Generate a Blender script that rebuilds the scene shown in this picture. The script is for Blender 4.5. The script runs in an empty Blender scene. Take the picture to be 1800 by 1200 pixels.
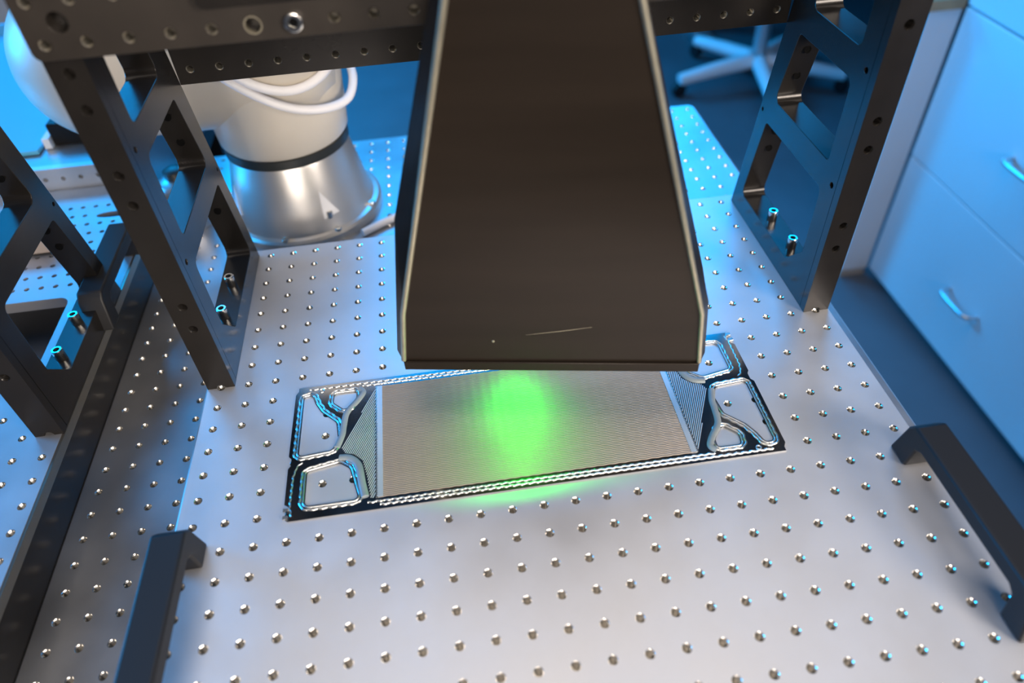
import bpy, math, random
from mathutils import Vector, Matrix
from mathutils.geometry import delaunay_2d_cdt
random.seed(7)
S = 0.001                      # everything below is written in millimetres
scn = bpy.context.scene
COL = scn.collection

# ------------------------------------------------------------------ camera
cd = bpy.data.cameras.new('camera'); cam = bpy.data.objects.new('camera', cd); COL.objects.link(cam)
CAMP = (0.204733, -0.313250, 0.486470)
cam.location = CAMP; cam.rotation_mode = 'XYZ'
cam.rotation_euler = (0.800171, 0.0472866, -0.1362024)
cd.sensor_width = 36.0; cd.lens = 1269.59/1800*36; cd.clip_start = 0.01; cd.clip_end = 50
cd.dof.use_dof = True; cd.dof.focus_distance = 0.655; cd.dof.aperture_fstop = 3.2
scn.camera = cam
scn.view_settings.view_transform = 'Standard'; scn.view_settings.look = 'None'
scn.view_settings.gamma = 1; scn.view_settings.use_curve_mapping = False
scn.view_settings.exposure = 0.0

# ------------------------------------------------------------------ world and lamps
w = bpy.data.worlds.new('world'); scn.world = w; w.use_nodes = True
w.node_tree.nodes['Background'].inputs[0].default_value = (0.35, 0.5, 0.8, 1)
w.node_tree.nodes['Background'].inputs[1].default_value = 0.02

def area(name, loc, target, sx, sy, power, col, spread=180):
    l = bpy.data.lights.new(name, 'AREA'); l.shape = 'RECTANGLE'; l.size = sx; l.size_y = sy
    l.energy = power; l.color = col; l.spread = math.radians(spread)
    o = bpy.data.objects.new(name, l); COL.objects.link(o); o.location = loc
    o.rotation_euler = (Vector(target)-Vector(loc)).to_track_quat('-Z', 'Y').to_euler()
    return o
BLUE = (0.0, 0.38, 1.0)
WARM = (1.0, 0.885, 0.785)
area('ceiling_lamp_bench', (0.45, 0.34, 1.75), (0.45, 0.34, 0), 2.2, 1.05, 5.6, WARM, 100)
area('softbox_front', (0.15, -1.8, 0.78), (0.05, 0.45, 0.08), 0.9, 0.7, 4.8, WARM, 60)
area('softbox_right', (1.8, -1.7, 1.0), (0.25, 0.25, 0.05), 0.8, 0.8, 10, WARM, 60)
area('blue_lamp_rear', (0.0, 2.15, 1.72), (0.0, 0.9, -0.1), 3.7, 1.1, 70, BLUE, 130)
area('blue_lamp_side', (-2.3, 0.95, 0.62), (1.3, 0.35, -0.3), 0.9, 0.8, 17, BLUE, 70)
area('blue_fill_cabinet', (1.15, 2.6, 0.55), (1.31, 0.55, -0.45), 0.6, 0.5, 4.5, BLUE, 60)  # added fill that brightens the cabinet fronts
area('blue_fill_left', (-2.5, 0.25, 1.0), (0.1, 0.5, 0.1), 0.8, 0.8, 2.5, BLUE, 50)  # added fill, tints the robot shoulder and left side blue
area('blue_fill_floor', (-1.2, 3.7, 1.2), (0.1, 2.5, -0.8), 1.0, 0.6, 34, BLUE, 80)  # added fill that turns the background floor blue
# the green line laser inside the hood: a narrow fan and its fainter wide skirt
def green(name, power, size, sx, loc, target):
    sl = bpy.data.lights.new(name, 'SPOT'); sl.energy = power; sl.color = (0.0, 1.0, 0.0)
    sl.spot_size = math.radians(size); sl.spot_blend = 1.0; sl.shadow_soft_size = 0.002
    so = bpy.data.objects.new(name, sl); COL.objects.link(so); so.location = loc; so.scale = (sx, 1, 1)
    so.rotation_euler = (Vector(target)-Vector(loc)).to_track_quat('-Z', 'Y').to_euler()
green('green_laser_fan', 0.85, 125, 0.62, (0.248, 0.138, 0.0875), (0.240, 0.022, 0))
green('green_laser_skirt', 0.34, 165, 1.0, (0.248, 0.138, 0.087), (0.240, 0.020, 0))

# ------------------------------------------------------------------ materials
def mat(name, col, rough=0.5, metal=0.0, spec=0.5, var=0.0, vscale=60, bump=0.0, bscale=900, stretch=(1, 1, 1), rvar=0.0):
    m = bpy.data.materials.new(name); m.use_nodes = True
    nt = m.node_tree; b = nt.nodes['Principled BSDF']
    b.inputs['Base Color'].default_value = (*col, 1); b.inputs['Roughness'].default_value = rough
    b.inputs['Metallic'].default_value = metal; b.inputs['Specular IOR Level'].default_value = spec
    tc = nt.nodes.new('ShaderNodeTexCoord'); mp = nt.nodes.new('ShaderNodeMapping')
    mp.inputs['Scale'].default_value = stretch
    nt.links.new(tc.outputs['Object'], mp.inputs['Vector'])
    if var > 0 or rvar > 0:
        n = nt.nodes.new('ShaderNodeTexNoise'); n.inputs['Scale'].default_value = vscale; n.inputs['Detail'].default_value = 5
        nt.links.new(mp.outputs[0], n.inputs['Vector'])
        if var > 0:
            r = nt.nodes.new('ShaderNodeMapRange')
            r.inputs[1].default_value = 0.3; r.inputs[2].default_value = 0.7
            r.inputs[3].default_value = 1-var; r.inputs[4].default_value = 1+var
            nt.links.new(n.outputs['Fac'], r.inputs[0])
            mx = nt.nodes.new('ShaderNodeMix'); mx.data_type = 'RGBA'; mx.blend_type = 'MULTIPLY'; mx.inputs[0].default_value = 1
            mx.inputs['A'].default_value = (*col, 1); nt.links.new(r.outputs[0], mx.inputs['B'])
            nt.links.new(mx.outputs['Result'], b.inputs['Base Color'])
        if rvar > 0:
            r2 = nt.nodes.new('ShaderNodeMapRange')
            r2.inputs[1].default_value = 0.3; r2.inputs[2].default_value = 0.7
            r2.inputs[3].default_value = rough-rvar; r2.inputs[4].default_value = rough+rvar
            nt.links.new(n.outputs['Fac'], r2.inputs[0]); nt.links.new(r2.outputs[0], b.inputs['Roughness'])
    if bump > 0:
        n2 = nt.nodes.new('ShaderNodeTexNoise'); n2.inputs['Scale'].default_value = bscale; n2.inputs['Detail'].default_value = 3
        nt.links.new(mp.outputs[0], n2.inputs['Vector'])
        bp = nt.nodes.new('ShaderNodeBump'); bp.inputs['Strength'].default_value = bump; bp.inputs['Distance'].default_value = 0.0004
        nt.links.new(n2.outputs['Fac'], bp.inputs['Height']); nt.links.new(bp.outputs[0], b.inputs['Normal'])
    return m
M = dict(
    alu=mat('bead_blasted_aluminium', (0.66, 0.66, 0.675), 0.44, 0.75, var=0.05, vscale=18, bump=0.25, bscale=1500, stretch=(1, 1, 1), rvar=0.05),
    alu2=mat('shaded_aluminium', (0.44, 0.45, 0.47), 0.34, 0.85, var=0.12, vscale=14, bump=0.2, bscale=1400, rvar=0.06),  # darker copy of the aluminium, shade put into the colour
    alu3=mat('left_aluminium', (0.46, 0.46, 0.475), 0.42, 0.8, var=0.05, vscale=18, bump=0.2, bscale=1500, rvar=0.05),
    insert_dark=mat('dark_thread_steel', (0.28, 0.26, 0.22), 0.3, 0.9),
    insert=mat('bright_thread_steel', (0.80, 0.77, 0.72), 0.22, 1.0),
    black=mat('black_anodised', (0.019, 0.0165, 0.0145), 0.27, 0.4, var=0.15, vscale=30, bump=0.1, bscale=1200),
    hood=mat('brushed_dark_sheet', (0.0195, 0.0145, 0.0108), 0.30, 0.2, spec=0.2, var=0.15, vscale=12, bump=0.02, bscale=160, stretch=(0.3, 1, 3)),
    hood_edge=mat('bare_sheet_edge', (0.42, 0.38, 0.28), 0.38, 0.8, var=0.1),
    hole=mat('dark_hole', (0.003, 0.003, 0.003), 0.8, spec=0.05),
    board=mat('lit_black_anodised', (0.036, 0.030, 0.025), 0.36, 0.4, var=0.15, vscale=30, bump=0.1, bscale=1200),  # lighter copy of the black, front light put into the colour
    steel=mat('polished_sheet_steel', (0.62, 0.64, 0.67), 0.13, 1.0, var=0.05, vscale=40),
    field=mat('embossed_field_steel', (0.385, 0.33, 0.285), 0.46, 0.85, var=0.06, vscale=25, stretch=(0.2, 1, 1)),
    bead=mat('bright_bead_steel', (0.82, 0.81, 0.77), 0.27, 1.0),
    smooth=mat('dull_sealing_bead', (0.25, 0.29, 0.31), 0.55, 0.3, var=0.1, vscale=60),
    bolt=mat('stainless_bolt', (0.78, 0.76, 0.72), 0.2, 1.0),
    rubber=mat('black_plastic', (0.010, 0.010, 0.011), 0.5, 0.0, spec=0.35, bump=0.15, bscale=900),
    robot=mat('robot_light_paint', (0.56, 0.51, 0.43), 0.4, 0.0, var=0.02, vscale=8),
    robot_alu=mat('robot_machined_base', (0.58, 0.56, 0.53), 0.34, 0.75, var=0.04, vscale=9),
    ring=mat('robot_black_ring', (0.02, 0.022, 0.02), 0.4),
    hose=mat('white_hose', (0.80, 0.78, 0.78), 0.5, bump=0.4, bscale=300, stretch=(1, 1, 1)),
    white=mat('white_laminate', (0.80, 0.81, 0.82), 0.45, var=0.02, vscale=5),
    tray=mat('blue_lit_white', (0.10, 0.40, 0.55), 0.45, var=0.03, vscale=6),  # white tray with the blue light put into its colour
    grey=mat('grey_laminate', (0.72, 0.72, 0.73), 0.5, var=0.03, vscale=6),
    wood=mat('beech_edge', (0.40, 0.25, 0.12), 0.5, var=0.2, vscale=20, stretch=(1, 8, 1)),
    chrome=mat('satin_chrome', (0.72, 0.73, 0.75), 0.3, 0.9),
    fabric=mat('dark_fabric', (0.03, 0.035, 0.045), 0.9, bump=0.4, bscale=500),
    floor=mat('grey_vinyl_floor', (0.09, 0.095, 0.105), 0.5, var=0.12, vscale=6, bump=0.05, bscale=60),
    wall=mat('painted_wall', (0.30, 0.30, 0.31), 0.8, var=0.03, vscale=4, bump=0.1, bscale=200),
    ceil=mat('ceiling_paint', (0.16, 0.16, 0.17), 0.9, var=0.02, vscale=4),
    beige=mat('beige_block', (0.45, 0.36, 0.29), 0.5),
)

# ------------------------------------------------------------------ mesh helpers (millimetres in, metres out)
def mk(name, V, F, m, parent=None, loc=None, smooth=None, rot=None):
    me = bpy.data.meshes.new(name)
    me.from_pydata([(x*S, y*S, z*S) for x, y, z in V], [], F); me.update()
    me.materials.append(m)
    if smooth is not None:
        for p in me.polygons: p.use_smooth = True
        me.set_sharp_from_angle(angle=math.radians(smooth))
    return link(name, me, parent, loc, rot)
def link(name, me, parent=None, loc=None, rot=None):
    o = bpy.data.objects.new(name, me); COL.objects.link(o)
    if parent: o.parent = parent
    if loc: o.location = [c*S for c in loc]
    if rot: o.rotation_euler = rot
    return o
def thing(name, label, cat, loc=(0, 0, 0), group=None, rz=0):
    o = bpy.data.objects.new(name, None); COL.objects.link(o); o.empty_display_size = 0.02
    o.location = [c*S for c in loc]; o.rotation_euler = (0, 0, rz)
    return tag(o, label, cat, group)
def tag(o, label, cat, group=None):
    o['label'] = label; o['category'] = cat
    if group: o['group'] = group
    return o
def stuff(o): o['kind'] = 'stuff'; return o
def struct(o): o['kind'] = 'structure'; return o
def bevel(o, wd=0.6, seg=2, ang=35):
    b = o.modifiers.new('bevel', 'BEVEL'); b.width = wd*S; b.segments = seg; b.limit_method = 'ANGLE'; b.angle_limit = math.radians(ang)
    return o
def join(parts):
    V = []; F = []
    for v, f in parts:
        n = len(V); V += v; F += [tuple(i+n for i in q) for q in f]
    return V, F
def box(x0, x1, y0, y1, z0, z1):
    V = [(x, y, z) for z in (z0, z1) for y in (y0, y1) for x in (x0, x1)]
    return V, [(0, 2, 3, 1), (4, 5, 7, 6), (0, 1, 5, 4), (2, 6, 7, 3), (0, 4, 6, 2), (1, 3, 7, 5)]
def circ(cx, cy, r, n=14, ph=0.0): return [(cx+r*math.cos(2*math.pi*k/n+ph), cy+r*math.sin(2*math.pi*k/n+ph)) for k in range(n)]
def fillet(P, R, n=6):
    out = []; N = len(P)
    if not hasattr(R, '__len__'): R = [R]*N
    for i in range(N):
        p = Vector(P[i]); a = Vector(P[i-1])-p; b = Vector(P[(i+1) % N])-p
        r = R[i]
        if r <= 0: out.append(tuple(p)); continue
        la, lb = a.length, b.length; a.normalize(); b.normalize()
        ang = a.angle(b); t = min(r/math.tan(ang/2), la*0.48, lb*0.48); r2 = t*math.tan(ang/2)
        c = p+(a+b).normalized()*(r2/math.sin(ang/2))
        s = p+a*t-c; e = p+b*t-c
        a0 = math.atan2(s.y, s.x); a1 = math.atan2(e.y, e.x); d = (a1-a0+math.pi) % (2*math.pi)-math.pi
        for k in range(n+1):
            q = a0+d*k/n; out.append((c.x+r2*math.cos(q), c.y+r2*math.sin(q)))
    return out
def area2(P): return sum(P[i-1][0]*P[i][1]-P[i][0]*P[i-1][1] for i in range(len(P)))
def slab(outer, holes, z0, z1, ax='z', walls=True):
    """prism of a 2-D outline with holes; ax says which axis is the thickness"""
    loops = [list(outer)]+[list(h) for h in holes]
    if area2(loops[0]) < 0: loops[0].reverse()
    for h in loops[1:]:
        if area2(h) < 0: h.reverse()
    pts = []; faces = []
    for l in loops:
        faces.append(list(range(len(pts), len(pts)+len(l)))); pts += [Vector(p) for p in l]
    vo, eo, fo, ov, oe, of = delaunay_2d_cdt(pts, [], faces, 0, 1e-6)
    tri = [f for f, o in zip(fo, of) if list(o) == [0]]
    n = len(vo)
    V = [(p.x, p.y, z1) for p in vo]+[(p.x, p.y, z0) for p in vo]
    F = [tuple(f) for f in tri]+[tuple(i+n for i in reversed(f)) for f in tri]
    if walls:
        # boundary edges of the kept triangles
        cnt = {}
        for f in tri:
            for i in range(len(f)):
                cnt[(f[i], f[(i+1) % len(f)])] = 1
        for (a, b) in cnt:
            if (b, a) not in cnt: F.append((a, a+n, b+n, b))
    if ax == 'x': V = [(z, x, y) for x, y, z in V]
    elif ax == 'y':
        V = [(x, -z, y) for x, y, z in V]      # thickness runs along -y
    return V, F
def lathe(prof, n=32, c=(0, 0, 0), cap=True):
    V = []; F = []
    for r, z in prof:
        for k in range(n):
            a = 2*math.pi*k/n; V.append((c[0]+r*math.cos(a), c[1]+r*math.sin(a), c[2]+z))
    for i in range(len(prof)-1):
        for k in range(n):
            k2 = (k+1) % n; F.append((i*n+k, i*n+k2, (i+1)*n+k2, (i+1)*n+k))
    if cap:
        F.append(tuple(reversed(range(n)))); F.append(tuple((len(prof)-1)*n+k for k in range(n)))
    return V, F
def tube(path, r, n=10, close=False, radii=None):
    P = [Vector(p) for p in path]; V = []; F = []; N = len(P)
    up = Vector((0, 0, 1)); prev = None
    for i in range(N):
        t = (P[(i+1) % N] if (close or i < N-1) else P[i])-(P[i-1] if (close or i > 0) else P[i])
        t.normalize()
        u = prev if prev is not None else (up.cross(t) if abs(t.dot(up)) < 0.95 else Vector((1, 0, 0)).cross(t))
        u = (u-t*u.dot(t)).normalized(); v = t.cross(u); prev = u
        rr = radii[i] if radii else r
        for k in range(n):
            a = 2*math.pi*k/n; V.append(tuple(P[i]+u*(rr*math.cos(a))+v*(rr*math.sin(a))))
    for i in range(N if close else N-1):
        j = (i+1) % N
        for k in range(n):
            k2 = (k+1) % n; F.append((i*n+k, i*n+k2, j*n+k2, j*n+k))
    if not close: F.append(tuple(reversed(range(n)))); F.append(tuple((N-1)*n+k for k in range(n)))
    return V, F
def spline(P, n=8, close=False):
    P = [Vector(p) for p in P]; out = []; N = len(P)
    g = (lambda i: P[i % N]) if close else (lambda i: P[max(0, min(N-1, i))])
    for i in range(N if close else N-1):
        a, b, c, d = g(i-1), g(i), g(i+1), g(i+2)
        for k in range(n):
            t = k/n
            out.append(0.5*((2*b)+(c-a)*t+(2*a-5*b+4*c-d)*t*t+(3*b-a-3*c+d)*t**3))
    if not close: out.append(P[-1].copy())
    return [tuple(p) for p in out]

# ------------------------------------------------------------------ the room
def plane_box(name, b, m, parent=None): return mk(name, *box(*b), m, parent)
FZ = -800
struct(plane_box('floor', (-3200, 3200, -3200, 4200, FZ-50, FZ), M['floor']))
struct(plane_box('ceiling', (-3200, 3200, -3200, 4200, 1800, 1850), M['ceil']))
struct(plane_box('wall_back', (-3200, 3200, 4200, 4260, FZ, 1800), M['wall']))
struct(plane_box('wall_front', (-3200, 3200, -3260, -3200, FZ, 1800), M['wall']))
struct(plane_box('wall_left', (-3260, -3200, -3200, 4200, FZ, 1800), M['wall']))
struct(plane_box('wall_right', (3200, 3260, -3200, 4200, FZ, 1800), M['wall']))

# ------------------------------------------------------------------ thread inserts
def insert_data(r=3.5, depth=9.0, seg=12, turns=5, name='threaded_insert'):
    prof = [(r, 0.05), (r-0.55, -0.6)]
    st = (depth-0.6)/(turns*2)
    for k in range(turns*2): prof.append((r-(0.95 if k % 2 == 0 else 0.5), -0.6-st*(k+1)))
    V = []; F = []
    for rr, z in prof:
        for k in range(seg):
            a = 2*math.pi*k/seg; V.append((rr*math.cos(a), rr*math.sin(a), z))
    for i in range(len(prof)-1):
        for k in range(seg):
            k2 = (k+1) % seg; F.append((i*seg+k, (i+1)*seg+k, (i+1)*seg+k2, i*seg+k2))
    F.append(tuple((len(prof)-1)*seg+k for k in range(seg)))
    return V, F
INS_V, INS_F = insert_data()
def ins_mesh(V, F, name='threaded_insert'):
    me = bpy.data.meshes.new(name); me.from_pydata([(a*S, b*S, c*S) for a, b, c in V], [], F)
    me.materials.append(M['insert'])
    for p in me.polygons: p.use_smooth = True
    me.set_sharp_from_angle(angle=math.radians(50)); return me
INS = ins_mesh(INS_V, INS_F)
CAMINV = Matrix.Translation(Vector(CAMP)) @ cam.rotation_euler.to_matrix().to_4x4()
CAMINV.invert()
def seen(p):
    q = CAMINV @ (Vector(p)*S)
    if q.z > -0.01: return None
    x = 900+1269.59*q.x/-q.z; y = 600-1269.59*q.y/-q.z
    return -q.z if (-15 < x < 1815 and -15 < y < 1215) else None
def add_inserts(parent, pts, rot=None, limit=300):
    v = [(seen(p), p) for p in pts]
    v = sorted([q for q in v if q[0] is not None], key=lambda q: q[0])
    for d, p in v[:limit]: link('threaded_insert', INS, parent, p, rot)
    rest = v[limit:]
    if rest:
        V, F = join([([(a+p[0], b+p[1], c+p[2]) for a, b, c in INS_V], INS_F) for d, p in rest])
        o = mk('threaded_insert_field', V, F, M['insert'], parent, smooth=50); o['kind'] = 'stuff'

def breadboard(name, label, x0, x1, y0, y1, zt, th, xs, ys, m, openings=(), cr=6, skip=None, op_fill=None):
    t = thing(name, label, 'optical breadboard', (0, 0, 0))
    pts = [(x, y) for x in xs for y in ys if not (skip and skip(x, y))]
    V, F = slab(fillet([(x0, y0), (x1, y0), (x1, y1), (x0, y1)], cr), [circ(x, y, 3.55, 12) for x, y in pts]+list(openings), zt-th, zt)
    mk('plate', V, F, m, t)
    c = 2.0    # chamfered rim
    O = fillet([(x0, y0), (x1, y0), (x1, y1), (x0, y1)], cr); n = len(O)
    cx, cy = (x0+x1)/2, (y0+y1)/2
    V = []; F = []
    for dx, dz in ((0.0, 0.02), (c, -c), (c, -th)):
        for px, py in O:
            V.append((px+math.copysign(dx, px-cx), py+math.copysign(dx, py-cy), zt+dz))
    for i in range(2):
        for k in range(n): F.append((i*n+k, (i+1)*n+k, (i+1)*n+(k+1) % n, i*n+(k+1) % n))
    mk('chamfered_rim', V, F, m, t)
    add_inserts(t, [(x, y, zt) for x, y in pts])
    return t
rng = lambda a, b, st=25.0: [a+st*k for k in range(int(round((b-a)/st))+1)]

# U-shaped lifting handle: feet at the two ends, bar bridging them (local y = along the bar)
def handle_thing(label, x, y_far, L):
    """black U handle, both legs standing on the plate; y_far = outer face of the far leg"""
    y0 = y_far-L
    prof = [(0, 0.1), (8, 34), (14, 41), (L-14, 41), (L-8, 34), (L, 0.1), (L-21, 0.1), (L-24, 23), (L-30, 27), (30, 27), (24, 23), (21, 0.1)]
    V, F = slab(prof, [], -12.5, 12.5, 'x')
    h = mk('carry_handle', V, F, M['rubber'], None, (x, y0, 0.1), smooth=35)
    tag(h, label, 'handle', 'black carry handles on the breadboards')
    return bevel(h, 2.0, 3, 30)

# ------------------------------------------------------------------ main breadboard, the table under it and the neighbouring breadboard
xs = rng(-25, 550); ys = rng(-200, 375)
main = breadboard('optical_breadboard', 'large silver perforated breadboard carrying the embossed metal sheet', -37.5, 562.5, -212.5, 387.5, 0, 12.7, xs, ys, M['alu'])
handle_thing('black carry handle at the lower left corner of the main silver breadboard', -23, 9, 165)
handle_thing('black carry handle on the right edge of the main silver breadboard', 550, 9, 165)
for lx in (10, 515):
    for ly in (-165, 340):
        mk('support_leg', *lathe([(19, -60), (19, -58), (16, -57), (16, -14), (19, -12.7)], 20, (lx, ly, 0)), M['black'], main, smooth=40)

table = thing('optical_table', 'shade-darkened grey perforated table top lying below the main silver breadboard', 'table', (0, 0, 0))
txs = rng(-148.1, 601.9); tys = rng(-154.1, 720.9)
tpts = [(x, y) for x in txs for y in tys if x < -25 or y > 370]
V, F = slab(fillet([(-164, -260), (613, -260), (613, 735), (-164, 735)], 10), [circ(x, y, 3.55, 12) for x, y in tpts], -73, -60)
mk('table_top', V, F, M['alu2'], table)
V = []; F = []
O = fillet([(-164, -260), (613, -260), (613, 735), (-164, 735)], 10); n = len(O)
for d, z in ((0, -59.98), (2.5, -61.5), (3.2, -64), (3.2, -82)):
    for px, py in O: V.append((px+math.copysign(d, px-224), py+math.copysign(d, py-237), z))
for i in range(3):
    for k in range(n): F.append((i*n+k, (i+1)*n+k, (i+1)*n+(k+1) % n, i*n+(k+1) % n))
mk('rim', V, F, M['alu2'], table)
mk('core', *box(-160, 609, -256, 731, -260, -73.5), M['black'], table)
for lx in (-90, 540):
    for ly in (-190, 660):
        mk('leg', *box(lx-40, lx+40, ly-40, ly+40, FZ, -260), M['black'], table)
add_inserts(table, [(x, y, -60) for x, y in tpts])

# neighbouring module on the left
x2s = rng(-169.4-25*12, -169.4); y2s = rng(19.3-25*5, 194.3)
op = fillet([(-420, 236), (-211, 236), (-211, 344), (-420, 344)], 12)
y2r = []
dense = [(-187+(-15.5)*i-(7.7 if j % 2 else 0), 366+20*j) for i in range(14) for j in range(9)]
slot = [(-205+22*math.cos(a*math.pi/8)*1.0, 503+6.5*math.sin(a*math.pi/8)) for a in range(16)]
dense = [p for p in dense if not (-234 < p[0] < -176 and 488 < p[1] < 518) and p[1] < 545]
nb = thing('optical_breadboard', 'silver breadboard with black skirt on the far left beside the table', 'optical breadboard')
pts2 = [(x, y) for x in x2s for y in y2s if not (x > -190 and y > 130)]
V, F = slab(fillet([(-760, -240), (-160.2, -240), (-160.2, 575), (-760, 575)], 6),
            [circ(x, y, 3.55, 12) for x, y in pts2]+[circ(x, y, 3.0, 10) for x, y in dense]+[op, slot], -12.7, 0)
mk('plate', V, F, M['alu3'], nb)
mk('edge_trim', *join([box(-160.1, -157.6, -240, 575, -10, -0.4)]), M['insert_dark'], nb)
mk('skirt', *join([box(-172, -165, -240, 575, -59.8, -12.8), box(-760, -172.2, -240, -230, -59.8, -12.8), box(-760, -172.2, 565, 575, -59.8, -12.8), box(-760, -752, -229, 564, -59.8, -12.8)]), M['black'], nb)
add_inserts(nb, [(x, y, 0) for x, y in pts2])
handle_thing('black carry handle on the far left breadboard behind its truss frame', -160, 428, 150)
t2 = thing('optical_table', 'dark bench body under the far left breadboard', 'table')
mk('table_top', *box(-780, -174, -260, 1150, -66, -60), M['floor'], t2)
mk('core', *box(-778, -176, -258, 1148, -100, -66.2), M['black'], t2)
for lx in (-700, -250):
    for ly in (-180, 1050): mk('leg', *box(lx-40, lx+40, ly-40, ly+40, FZ, -100.2), M['black'], t2)

# ------------------------------------------------------------------ black side frames
def bolt(parent, x, y, z, rot=None):
    V, F = lathe([(4.9, 0), (5.1, 0.4), (5.1, 11.2), (4.5, 12), (2.9, 12), (2.6, 7.5)], 20)
    b = mk('socket_bolt', V, F, M['bolt'], parent, (x, y, z), smooth=35, rot=rot)
    V, F = lathe([(2.62, 7.6), (2.62, 7.9)], 6)
    mk('hex_socket', V, F, M['hole'], b)
    return b
def frame(label, xa, ya, holes_z, name='support_frame'):
    t = thing(name, label, 'frame', (xa, ya, 0), 'black truss frames bolted to the breadboards')
    H = 400; rear = lambda z: 202-0.2*z
    outer = [(8, 0), (rear(0), 0), (rear(H), H), (8, H)]
    c3 = fillet([(31, 51), (31, 122), (156, 122), (178.5, 24), (57, 24)], [5, 7, 4, 8, 5])
    c2 = fillet([(31.5, 149), (31.5, 222), (128, 222), (148.5, 149)], [4, 7, 4, 8])
    c1 = fillet([(31.5, 248), (31.5, 362), (94, 362), (117, 248)], [5, 7, 4, 8])
    small = [circ(16, 134, 2.6, 12), circ(170, 130, 2.0, 12), circ(16, 236, 2.6, 12)]
    V, F = slab(outer, [c1, c2, c3]+small, 0, 25, 'x')
    bevel(mk('truss_panel', V, F, M['black'], t, smooth=28), 0.5, 2, 40)
    # front post, drilled from the front; half a hole is cut by the foot
    notch = [(12.5+4.2*math.cos(a), 4.2*math.sin(a)) for a in [math.pi-math.pi*k/8 for k in range(9)]]
    out = [(0, 0)]+notch+[(25, 0), (25, H), (0, H)]
    V, F = slab(out, [circ(12.5, z, 4.1, 14) for z in holes_z], -9, 0, 'y')
    mk('front_post', V, F, M['black'], t)
    for z in holes_z: link('threaded_insert', INSB, t, (12.5, 0.15, z), (math.pi/2, 0, 0))
    for (z, yy) in ((205, 132.5), (177, 140.5), (110, 158.5), (88, 163.5)):
        V, F = lathe([(3.6, 0), (3.6, 0.5), (2.6, 0.5), (2.4, 0.15)], 14)
        a = math.atan(0.2)
        mk('tapped_hole', V, F, M['hole'], t, (12.5, yy-0.6, z), smooth=40, rot=(math.pi/2-a*0.95, 0, 0))
    bolt(t, 12.5, 73, 24); bolt(t, 12.5, 123, 24)
    return t
IV, IF = insert_data(4.1, 7.6, 14, 4)
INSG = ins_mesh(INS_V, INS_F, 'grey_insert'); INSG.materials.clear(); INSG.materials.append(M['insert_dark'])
INSB = ins_mesh(IV, IF, 'dark_insert'); INSB.materials.clear(); INSB.materials.append(M['black'])
frame('black truss side frame standing on the left edge of the main breadboard', -37.5, 175, [75, 100, 200, 225, 275, 300, 350])
frame('black truss side frame standing on the right edge of the main breadboard', 537.5, 175, [75, 100, 175, 200, 275, 300, 350])
frame('black truss side frame bolted to the far left breadboard', -183, 144, [75, 100, 200, 225, 275, 300, 350])

# rear cross beam
beam = thing('cross_beam', 'black drilled beam joining the two side frames behind the hood', 'beam', (0, 0, 0))
bz = [(x, 234) for x in rng(0, 525)]
V, F = slab([(-12.3, 221), (537.3, 221), (537.3, 262), (-12.3, 262)], [circ(x, z, 3.5, 12) for x, z in bz], -340, -332, 'y')
mk('front_face', V, F, M['black'], beam)
mk('web', *box(-12.3, 537.3, 340.05, 360, 221, 262), M['black'], beam)
for x, z in bz:
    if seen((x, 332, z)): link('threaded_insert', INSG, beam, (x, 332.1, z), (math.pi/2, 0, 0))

# upright mounting board across the front of the frames
board = thing('mounting_board', 'black perforated board across the top of the side frames', 'mounting board', (0, 0, 0))
bpts = [(x, z) for x in rng(-25, 550) for z in (323, 348, 373, 398, 423)]
bpts = [p for p in bpts if p not in ((100, 323), (125, 323))]
big = [circ(-12, 335.5, 6.2, 20), circ(100, 323, 5.0, 20)]
bpts = [p for p in bpts if not (50 < p[0] < 190 and p[1] > 323)]
V, F = slab(fillet([(-35, 313.3), (560, 313.3), (560, 440), (-35, 440)], 6), [circ(x, z, 3.6, 14) for x, z in bpts]+big, -174.8, -163, 'y')
bevel(mk('board', V, F, M['board'], board, smooth=30), 0.7, 2, 60)
for x, z in bpts:
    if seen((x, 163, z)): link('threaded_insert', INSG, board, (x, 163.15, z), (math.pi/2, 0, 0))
mk('backing', *box(-12, 537, 175.2, 178, 315, 438), M['black'], board)
bolt(board, 125, 163.5, 323, (math.pi/2, 0, 0)).scale = (1.15, 1.15, 0.35)
V, F = lathe([(5.6, 0), (5.6, 0.5), (4.9, 0.5), (4.9, -4)], 20, cap=False)
mk('counterbore_ring', V, F, M['hood_edge'], board, (100, 163.2, 323), smooth=40, rot=(math.pi/2, 0, 0))
V, F = slab(fillet([(72, 336.5), (200, 336.5), (200, 436), (72, 436)], 5), [], -162.8, -157, 'y')
bevel(mk('mount_pad', V, F, M['black'], board, smooth=30), 0.8, 2, 40)

# ------------------------------------------------------------------ laser hood
hood = thing('laser_hood', 'dark tapering metal hood hanging over the embossed sheet with green light below', 'hood', (270.2, 87.9, 60), rz=-math.radians(11))
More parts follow.
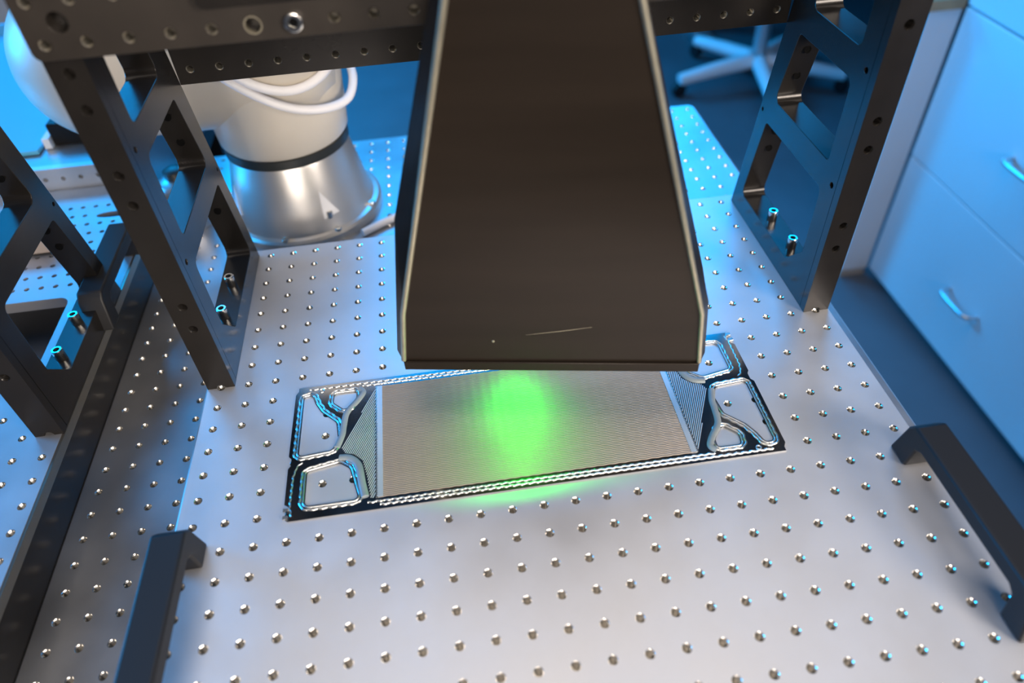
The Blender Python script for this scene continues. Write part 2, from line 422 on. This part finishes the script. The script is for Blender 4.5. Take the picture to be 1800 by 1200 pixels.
# local axes: x along the face, y into depth, z up
T = 2.0
fr = [(-119, 0), (119, 0), (114.5, 61), (33, 360), (-36, 360), (-112, 60)]
V, F = slab([(a, b) for a, b in fr], [], -T, 0, 'y')
bevel(mk('front_panel', V, F, M['hood'], hood, smooth=30), 0.9, 2, 35)
bl = [(-129, 1), (-110, 133), (-43, 360)]; fl = [(-119, 0), (-112, 60), (-36, 360)]
brr = [(127, 0), (122.5, 55), (34, 360)]; frr = [(119, 0), (114.5, 61), (33, 360)]
def flank(f, b, sgn, name):
    # front chain f at y=T, back chain b at y=20, then straight back to y=66
    V = []; F = []
    for chain, y in ((f, T+0.05), (b, 20), (b, 66)):
        for x, z in chain:
            V.append((x, y if y < 60 else 58, z))
    n0 = len(V)
    V += [(x-sgn*T, y, z) for x, y, z in V]
    k = 3
    q = []
    for s in range(2):
        for i in range(k-1): q.append((s*k+i, s*k+i+1, (s+1)*k+i+1, (s+1)*k+i))
    F += q+[tuple(n0+i for i in reversed(f_)) for f_ in q]
    # rims
    for a, b_ in ((0, 3), (3, 6), (2, 5), (5, 8), (0, 1), (1, 2), (6, 7), (7, 8)): F.append((a, b_, b_+n0, a+n0))
    return mk(name, V, F, M['hood'], hood, smooth=20)
flank(fl, bl, -1, 'side_panel'); flank(frr, brr, 1, 'side_panel')
V, F = slab([(-129, 40), (127, 40), (122, 60), (34, 360), (-43, 360), (-110, 133)], [], -58, -56, 'y')
mk('back_panel', V, F, M['hood'], hood)
mk('top_cap', *box(-43, 34, 0, 58, 360, 363), M['hood'], hood)
# bright folded edges
mk('edge_strip', *tube([(-118.5, -0.6, 10), (-111.6, -0.6, 60), (-35.7, -0.6, 360)], 2.3, 8), M['hood_edge'], hood, smooth=60)
mk('edge_strip', *tube([(118.3, -0.6, 10), (113.9, -0.6, 61), (32.6, -0.6, 360)], 2.0, 8), M['hood_edge'], hood, smooth=60)
V, F = slab([(-6, -3.6), (6, -3.6), (6, 0), (-6, 0)], [], 0, 1)
V, F = join([box(-118.6, 118.6, -2.6, 0, 0.2, 9.5)])
bevel(mk('bottom_lip', V, F, M['hood'], hood, smooth=30), 0.8, 2, 35)
mk('mount_bracket', *box(-58, -46, 30, 60, 300, 345), M['black'], hood)
# unseen baffle added inside the hood: its straight edge cuts the light off in front of the sheet
cth, sth = math.cos(math.radians(11)), math.sin(math.radians(11))
def to_local(x, y): dx, dy = x-270.2, y-87.9; return (dx*cth-dy*sth, dx*sth+dy*cth)
V, F = slab([(-64, 3), (112, 3), to_local(384, 103)], [], 3.4, 4.2)
mk('added_baffle', V, F, M['hood'], hood)
# small marks on the face
mk('scratch', *tube([(-18, -0.02, 38), (8, -0.02, 42), (33, -0.02, 46.5)], 0.35, 6, radii=[0.05, 0.16, 0.08]), M['hood_edge'], hood)
mk('rivet', *lathe([(1.2, 0), (1.0, 0.5), (0.4, 0.7)], 10), M['hood_edge'], hood, (-44, 0, 31), rot=(math.pi/2, 0, 0))

# ------------------------------------------------------------------ embossed flow-field sheet (point-symmetric about its centre)
CX, CY = 251.0, 89.0
sheet = thing('flow_field_plate', 'thin embossed steel sheet with port openings and a green lit middle', 'metal sheet', (0, 0, 0.15))
rot180 = lambda P: [(2*CX-x, 2*CY-y) for x, y in P]
half = [(119, 160), (48.2, 160), (48.2, 156), (45.8, 152), (45.2, 82), (47.6, 79), (47.6, 72), (45.6, 69), (45.6, 34), (48.8, 31.5), (48.8, 24), (46.5, 23), (46.5, 20), (49, 17.8), (119, 17.8)]
outer = half+rot180(half)
pA = fillet([(53.5, 81), (54, 148), (61, 148.5), (64.5, 138), (70, 127.5), (84, 113), (86, 95), (81.5, 83.3)], [3, 3, 3.5, 6, 6, 6, 6, 4])
pB = fillet([(62, 30), (62, 63), (88.5, 68), (97, 61), (104.5, 30)], [4, 2.5, 6, 5, 3], 5)
pC = fillet([(80.5, 137), (81.5, 147.3), (101, 147), (101, 140), (95, 129.5), (90, 127.5)], [4, 3, 2, 4, 3, 2])
ports = [pA, pB, pC]; allp = ports+[rot180(p) for p in ports]
V, F = slab(outer, allp, 0, 0.8)
mk('sheet', V, F, M['steel'], sheet)
def offset(P, d):
    if area2(P) < 0: P = P[::-1]
    out = []; N = len(P)
    for i in range(N):
        a = Vector(P[i])-Vector(P[i-1]); b = Vector(P[(i+1) % N])-Vector(P[i])
        if a.length < 1e-4 or b.length < 1e-4: continue
        n1 = Vector((a.y, -a.x)).normalized(); n2 = Vector((b.y, -b.x)).normalized()
        m_ = (n1+n2); m_ = m_.normalized() if m_.length > 1e-3 else n1
        k = d/max(0.45, m_.dot(n1)); out.append((P[i][0]+m_.x*k, P[i][1]+m_.y*k))
    return out
def resample(P, st, close=True):
    P = [Vector(p) for p in P]
    if close: P = P+[P[0]]
    L = [0]
    for i in range(1, len(P)): L.append(L[-1]+(P[i]-P[i-1]).length)
    n = max(3, int(L[-1]/st)); out = []; j = 0
    for k in range(n if close else n+1):
        s = L[-1]*k/n
        while j < len(L)-2 and L[j+1] < s: j += 1
        t = (s-L[j])/max(1e-9, L[j+1]-L[j]); out.append(tuple(P[j].lerp(P[j+1], t)))
    return out
def wavy(P, amp, lam, close=True, st=0.8):
    Q = resample(P, st, close); N = len(Q); out = []
    tot = N*st; cyc = max(1, round(tot/lam))
    for i in range(N):
        a = Vector(Q[i-1] if (close or i > 0) else Q[0]); b = Vector(Q[(i+1) % N] if (close or i < N-1) else Q[i])
        t = (b-a).normalized(); s = amp*math.sin(2*math.pi*cyc*i/N)
        out.append((Q[i][0]-t.y*s, Q[i][1]+t.x*s))
    return out
def bead(P2, r, name='bead', m=None, close=True, z=0.75, n=8, h=1.0):
    V, F = tube([(x, y, z) for x, y in P2], r, n, close)
    V = [(x, y, max(0.02, z+(zz-z)*h)) for x, y, zz in V]
    return mk(name, V, F, m or M['bead'], sheet, smooth=70)
for P in allp:
    bead(wavy(offset(P, 1.7), 0.0, 6), 0.85)
    bead(wavy(offset(P, 4.2), 0.3, 7.5, st=0.6), 0.95)
for s in (0, 1):
    rr = (lambda P: rot180(P)) if s else (lambda P: P)
    # long wavy edge beads
    bead(rr(wavy([(58, 156.3), (380, 156.3)], 0.4, 6.5, False)), 0.95, close=False)
    bead(rr(wavy([(106, 153.0), (390, 153.0)], 0.4, 6.5, False)), 0.85, close=False)
    bead(rr(wavy([(52, 22), (50, 30), (50.5, 60), (53, 70), (57, 74)], 0.35, 6, False)), 0.75, close=False)
    # fat smooth beads round the ports next to the field
    bead(rr(spline([(103.5, 150), (107, 145), (102, 135.5), (93, 123), (90.5, 108), (89.5, 98), (85.5, 85)], 6)), 3.0, 'smooth_bead', M['smooth'], False, 0.4, 12, 0.75)
    bead(rr(spline([(88, 73.5), (97, 71.5), (104, 63), (107, 46), (110, 31)], 6)), 3.4, 'smooth_bead', M['smooth'], False, 0.4, 12, 0.75)
    # diagonal distribution ridges
    poly = [(118.2, 148), (89.5, 84), (93, 77.5), (100, 75.5), (107.5, 68), (111.5, 50), (114.5, 29), (118.2, 29)]
    dx, dy = -31/72.0, -65/72.0; nx, ny = -dy, dx
    segs = []
    ks = [p[0]*nx+p[1]*ny for p in poly]; k = min(ks)+0.7
    while k < max(ks):
        hit = []
        for i in range(len(poly)):
            a, b = poly[i-1], poly[i]; ka = a[0]*nx+a[1]*ny-k; kb = b[0]*nx+b[1]*ny-k
            if ka*kb < 0: t = ka/(ka-kb); hit.append((a[0]+(b[0]-a[0])*t, a[1]+(b[1]-a[1])*t))
        hit.sort(key=lambda p: p[0]*dx+p[1]*dy)
        for i in range(0, len(hit)-1, 2):
            if (Vector(hit[i])-Vector(hit[i+1])).length > 1.5:
                a, b = rr([hit[i], hit[i+1]]); segs.append(tube([(a[0], a[1], 0.7), (b[0], b[1], 0.7)], 0.52, 6))
        k += 1.62
    stuff(mk('distribution_ridges', *join(segs), M['alu'], sheet, smooth=70))
    # row of small teeth at the end of the field
    teeth = []
    for i in range(67):
        y = 29+i*1.81
        a = rr([(119.4, y)])[0]; teeth.append(box(a[0]-0.9, a[0]+0.9, a[1]-0.45, a[1]+0.45, 0.7, 1.75))
    stuff(mk('manifold_teeth', *join(teeth), M['bead'], sheet))
    # ticks between field and edge bead
    tk = []
    for i in range(44):
        x = 122+i*6.0
        for (a, b) in (((x, 26.6), (x, 24.6)), ((x-2.2, 25.4), (x+1.6, 25.4))):
            a, b = rr([a, b]); tk.append(tube([(a[0], a[1], 0.85), (b[0], b[1], 0.85)], 0.38, 5))
    stuff(mk('edge_ticks', *join(tk), M['bead'], sheet, smooth=70))
    c = rr([(69, 153.5)])[0]
    V, F = lathe([(2.6, 0.75), (2.4, 1.5), (1.8, 1.6), (1.4, 0.9)], 18, (c[0], c[1], 0), cap=False)
    mk('locating_ring', V, F, M['bead'], sheet, smooth=40)
    for (x, y) in ((47.4, 28), (47.6, 21)):
        c = rr([(x, y)])[0]; mk('edge_clip', *box(c[0]-2.0, c[0]+2.0, c[1]-1.5, c[1]+1.5, 0.5, 2.2), M['bead'], sheet)
# the ridged flow field
NY, NX = 67*6, 120
V = []; F = []
for j in range(NY+1):
    y = 28.3+121.4*j/NY; ph = 2*math.pi*67*j/NY
    for i in range(NX+1):
        x = 120.4+261.2*i/NX
        V.append((x, y+0.22*math.sin(x*2*math.pi/9.0), 1.3-0.3*math.cos(ph)))
for j in range(NY):
    for i in range(NX): a = j*(NX+1)+i; F.append((a, a+1, a+NX+2, a+NX+1))
mk('flow_field', V, F, M['field'], sheet, smooth=80)
for x in (119.6, 377.5): mk('field_border', *box(x, x+4.9, 28.6, 149.4, 1.2, 1.66), M['alu'], sheet)

# ------------------------------------------------------------------ robot arm
rob = thing('robot_arm', 'light robot arm with silver conical base behind the breadboard', 'robot', (13, 566, -60))
def rmk(name, VF, m, sm=40, parent=None): return mk(name, *VF, M[m], parent or rob, smooth=sm)
base = rmk('base', lathe([(104, 0), (104, 10), (101, 13), (95, 14), (92, 22), (90, 30), (76, 96), (74, 100)], 64), 'robot_alu', 25)
for a in (-100, -60, -140, -20, 200, 80):
    a = math.radians(a); x, y = 98*math.cos(a), 98*math.sin(a)
    mk('base_bolt', *lathe([(4.5, 0), (4.5, 3), (3.8, 4), (2.2, 4), (2.0, 2.2)], 16, (x, y, 13)), M['bolt'], base, smooth=35)
for a in (-62, -150):
    # triangular pocket with screw on the cone
    a = math.radians(a); c, s_ = math.cos(a), math.sin(a)
    P = [(-8, 30), (14, 33), (-4, 66)]
    V, F = slab(P, [], 0, 3)
    W = []
    for u, z, d in V:
        r = 90-(z-30)*14/66-2.2+d
        W.append((c*r-s_*u, s_*r+c*u, z))
    mk('pocket', W, F, M['grey'], base)
    r = 90-2; mk('pocket_screw', *lathe([(4, 30), (4, 38), (3, 39)], 14, (c*(r+2), s_*(r+2), 0)), M['bolt'], base, smooth=35)
rmk('seal_ring', lathe([(74, 100), (78, 101), (78, 112), (75, 113)], 64), 'ring', 30)
# turntable column flowing into the shoulder
rmk('column', lathe([(76, 113), (80, 118), (83, 150), (86, 190), (86, 250), (70, 300), (30, 318), (1, 320)], 64), 'robot', 50)
path = [(-270+92*0, 0, 0)]
V = []; F = []; n = 48
prof = []
for k in range(13):
    a = math.pi/2*k/12; prof.append((-178-92*math.cos(a)+0.0, 92*math.sin(a)))
for x in (-150, -100, -50, 0, 30): prof.append((x, 92-0.03*(x+178)*0))
prof += [(60, 80), (80, 55), (86, 5)]
for x, r in prof:
    r = max(r, 0.5)
    for k in range(n):
        a = 2*math.pi*k/n; V.append((x, r*math.cos(a), 227+r*math.sin(a)))
for i in range(len(prof)-1):
    for k in range(n): k2 = (k+1) % n; F.append((i*n+k, i*n+k2, (i+1)*n+k2, (i+1)*n+k))
mk('shoulder', V, F, M['robot'], rob, smooth=50)
rmk('upper_arm', tube([(-150, 20, 240), (-90, 80, 400), (-50, 120, 560)], 66, 32), 'robot', 50)
rmk('elbow', lathe([(40, 540), (75, 560), (82, 600), (75, 640), (40, 662)], 40, (-50, 120, 0)), 'robot', 50)
def hose(P, r=5.2): return rmk('hose', tube(spline(P, 8), r, 12), 'hose', 70)
def oncol(px): return px
hose([(-86, -72, 300), (-60, -88, 272), (-34, -95, 235), (0, -96, 205), (35, -92, 184), (68, -75, 172), (92, -45, 168), (99, -10, 178), (92, 30, 190)])
hose([(-70, -76, 300), (-42, -92, 258), (-6, -97, 222), (30, -95, 206), (62, -80, 206), (86, -56, 222), (96, -20, 262), (92, 20, 310)])
# power cable of the robot lying on the table
cb = mk('power_cable', *tube(spline([(92, 478, -54.5), (120, 497, -54.5), (150, 512, -54.5), (180, 522, -54.5), (230, 560, -54.5), (300, 600, -54.5)], 8), 5.0, 12), M['hose'], None, smooth=70)
tag(cb, 'white cable lying on the table beside the robot base', 'cable')

# metal canister seen through the left frame
can = thing('metal_canister', 'bluish metal cylinder seen through the left side frame', 'canister', (-137, 560, -60))
mk('body', *lathe([(26, 0), (27, 2), (27, 60), (25, 66), (16, 70)], 32), M['chrome'], can, smooth=40)
mk('cap', *lathe([(14, 70.2), (14, 80), (11, 82)], 24), M['ring'], can, smooth=40)

# ------------------------------------------------------------------ things on the far left bench
riser = thing('perforated_riser', 'low perforated metal riser behind the far left breadboard', 'riser', (0, 0, 0))
ph = [(x, 15) for x in rng(-700, -205, 22)]
V, F = slab([(-740, -59.8), (-180, -59.8), (-180, 30), (-740, 30)], [circ(x, z, 3, 10) for x, z in ph], -588, -578, 'y')
mk('front_plate', V, F, M['alu'], riser)
mk('body', *box(-740, -180, 588.1, 1100, -59.8, 29), M['alu2'], riser)
bx = thing('instrument_box', 'black box with grey edge standing on the perforated riser', 'box', (-262, 640, 30.1))
bevel(mk('case', *box(-42, 46, 0, 130, 0, 30), M['black'], bx), 2)
mk('edge_rail', *box(-52, -43, -6, 150, 0, 14), M['grey'], bx)
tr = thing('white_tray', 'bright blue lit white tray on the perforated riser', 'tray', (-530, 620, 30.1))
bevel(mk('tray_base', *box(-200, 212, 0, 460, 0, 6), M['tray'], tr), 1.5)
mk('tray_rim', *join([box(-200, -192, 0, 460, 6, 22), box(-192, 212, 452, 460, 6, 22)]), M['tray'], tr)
bb = thing('beige_block', 'small beige block on the far left breadboard behind its frame', 'block', (-292, 428, 0.1))
bevel(mk('block', *box(-40, 36, 0, 60, 3, 26), M['beige'], bb), 2)
mk('foot_pad', *box(-36, 32, 4, 56, 0, 2.9), M['rubber'], bb)

# ------------------------------------------------------------------ right background
cab = thing('drawer_cabinet', 'tall white drawer cabinet glowing blue on the right', 'cabinet', (1310, 0, FZ))
mk('carcass', *box(18, 560, -900, 1085, 60, 860), M['white'], cab)
mk('plinth', *box(26, 550, -890, 1080, 0, 59.5), M['white'], cab)
def cpl(*b): return bevel(mk('drawer_front', *box(*b), M['white'], cab), 2)
for y0, y1 in ((440, 1088), (-212, 436), (-860, -216)):
    for z0, z1, hz in ((28, 364, 187), (368, 704, 517), (709, 858, None)):
        d = cpl(0, 17.5, y0, y1, z0, z1)
        if hz:
            ym = (y0+y1)/2-8
            P = spline([(0, ym-52, hz), (-18, ym-48, hz), (-28, ym-38, hz), (-30, ym, hz), (-28, ym+38, hz), (-18, ym+48, hz), (0, ym+52, hz)], 5)
            mk('handle', *tube(P, 5, 10), M['chrome'], d, smooth=60)
ep = thing('end_panel', 'pale grey desk end panel with wooden top behind the right side frame', 'panel', (1236, 1096, FZ))
mk('panel', *box(0, 72, 0, 60, 22, 700), M['grey'], ep)
mk('kick_strip', *box(2, 70, 2, 58, 0, 21.5), M['beige'], ep)
mk('wood_top', *box(-10, 72, -6, 66, 700.5, 722), M['wood'], ep)

def chair(label, x, y, rz):
    t = thing('swivel_chair', label, 'chair', (x, y, FZ), None, rz)
    for k in range(5):
        a = 2*math.pi*k/5
        lg = mk('base_leg', *tube([(30*math.cos(a), 30*math.sin(a), 95), (170*math.cos(a), 170*math.sin(a), 85), (320*math.cos(a), 320*math.sin(a), 68)], 20, 10, radii=[30, 27, 22]), M['white'], t, smooth=60)
        cs = [(u, v, z) for u, v, z in lathe([(2, -12), (26, -12), (28, -6), (28, 6), (26, 12), (2, 12)], 18)[0]]
        cs = [(u, z, v) for u, v, z in cs]
        mk('caster', [(a_*math.cos(a)-b_*math.sin(a)+318*math.cos(a), a_*math.sin(a)+b_*math.cos(a)+318*math.sin(a), c_+28.5) for a_, b_, c_ in cs], lathe([(2, -12), (26, -12), (28, -6), (28, 6), (26, 12), (2, 12)], 18)[1], M['rubber'], t, smooth=40)
    mk('column', *lathe([(34, 80), (34, 120), (27, 125), (27, 300), (16, 302), (16, 420)], 24), M['chrome'], t, smooth=40)
    bevel(mk('seat', *slab(fillet([(-230, -220), (230, -220), (230, 220), (-230, 220)], 70), [], 420, 490), M['fabric'], t, smooth=40), 18, 3, 50)
    bevel(mk('backrest', *slab(fillet([(-210, 560), (210, 560), (200, 960), (-200, 960)], 60), [], -280, -235, 'y'), M['fabric'], t, smooth=40), 15, 3, 50)
    mk('back_bar', *tube(spline([(0, 60, 415), (0, 200, 412), (0, 265, 470), (0, 292, 620), (0, 290, 760)], 6), 14, 10), M['chrome'], t, smooth=60)
    return t
chair('blue lit swivel chair with star base beyond the right frame', 1450, 2270, math.radians(-172))
dk = thing('work_desk', 'metal legged desk in the dim background behind the swivel chair', 'desk', (1640, 2620, FZ))
mk('desk_top', *box(-420, 900, -60, 640, 700, 728), M['white'], dk)
for x in (-255, 760):
    mk('upright', *box(x-28, x+28, 210, 270, 44, 699.5), M['chrome'], dk)
    bevel(mk('foot_bar', *box(x-32, x+32, -20, 560, 0, 43.5), M['chrome'], dk), 6)
# white bench far behind on the left
bn = thing('lab_bench', 'white lab bench far behind at the upper left', 'bench', (-1700, 2900, FZ))
mk('bench_top', *box(-900, 700, -300, 500, 860, 900), M['white'], bn)
for k in range(4):
    d = bevel(mk('door', *box(-890+396*k, -890+396*k+388, -285, -265, 80, 855), M['white'], bn), 2)
    mk('handle', *tube([(-560+396*k, -287, 560), (-560+396*k, -310, 560), (-560+396*k, -310, 700), (-560+396*k, -287, 700)], 6, 8), M['chrome'], d)
mk('body', *box(-895, 695, -264, 495, 0, 859.5), M['white'], bn)
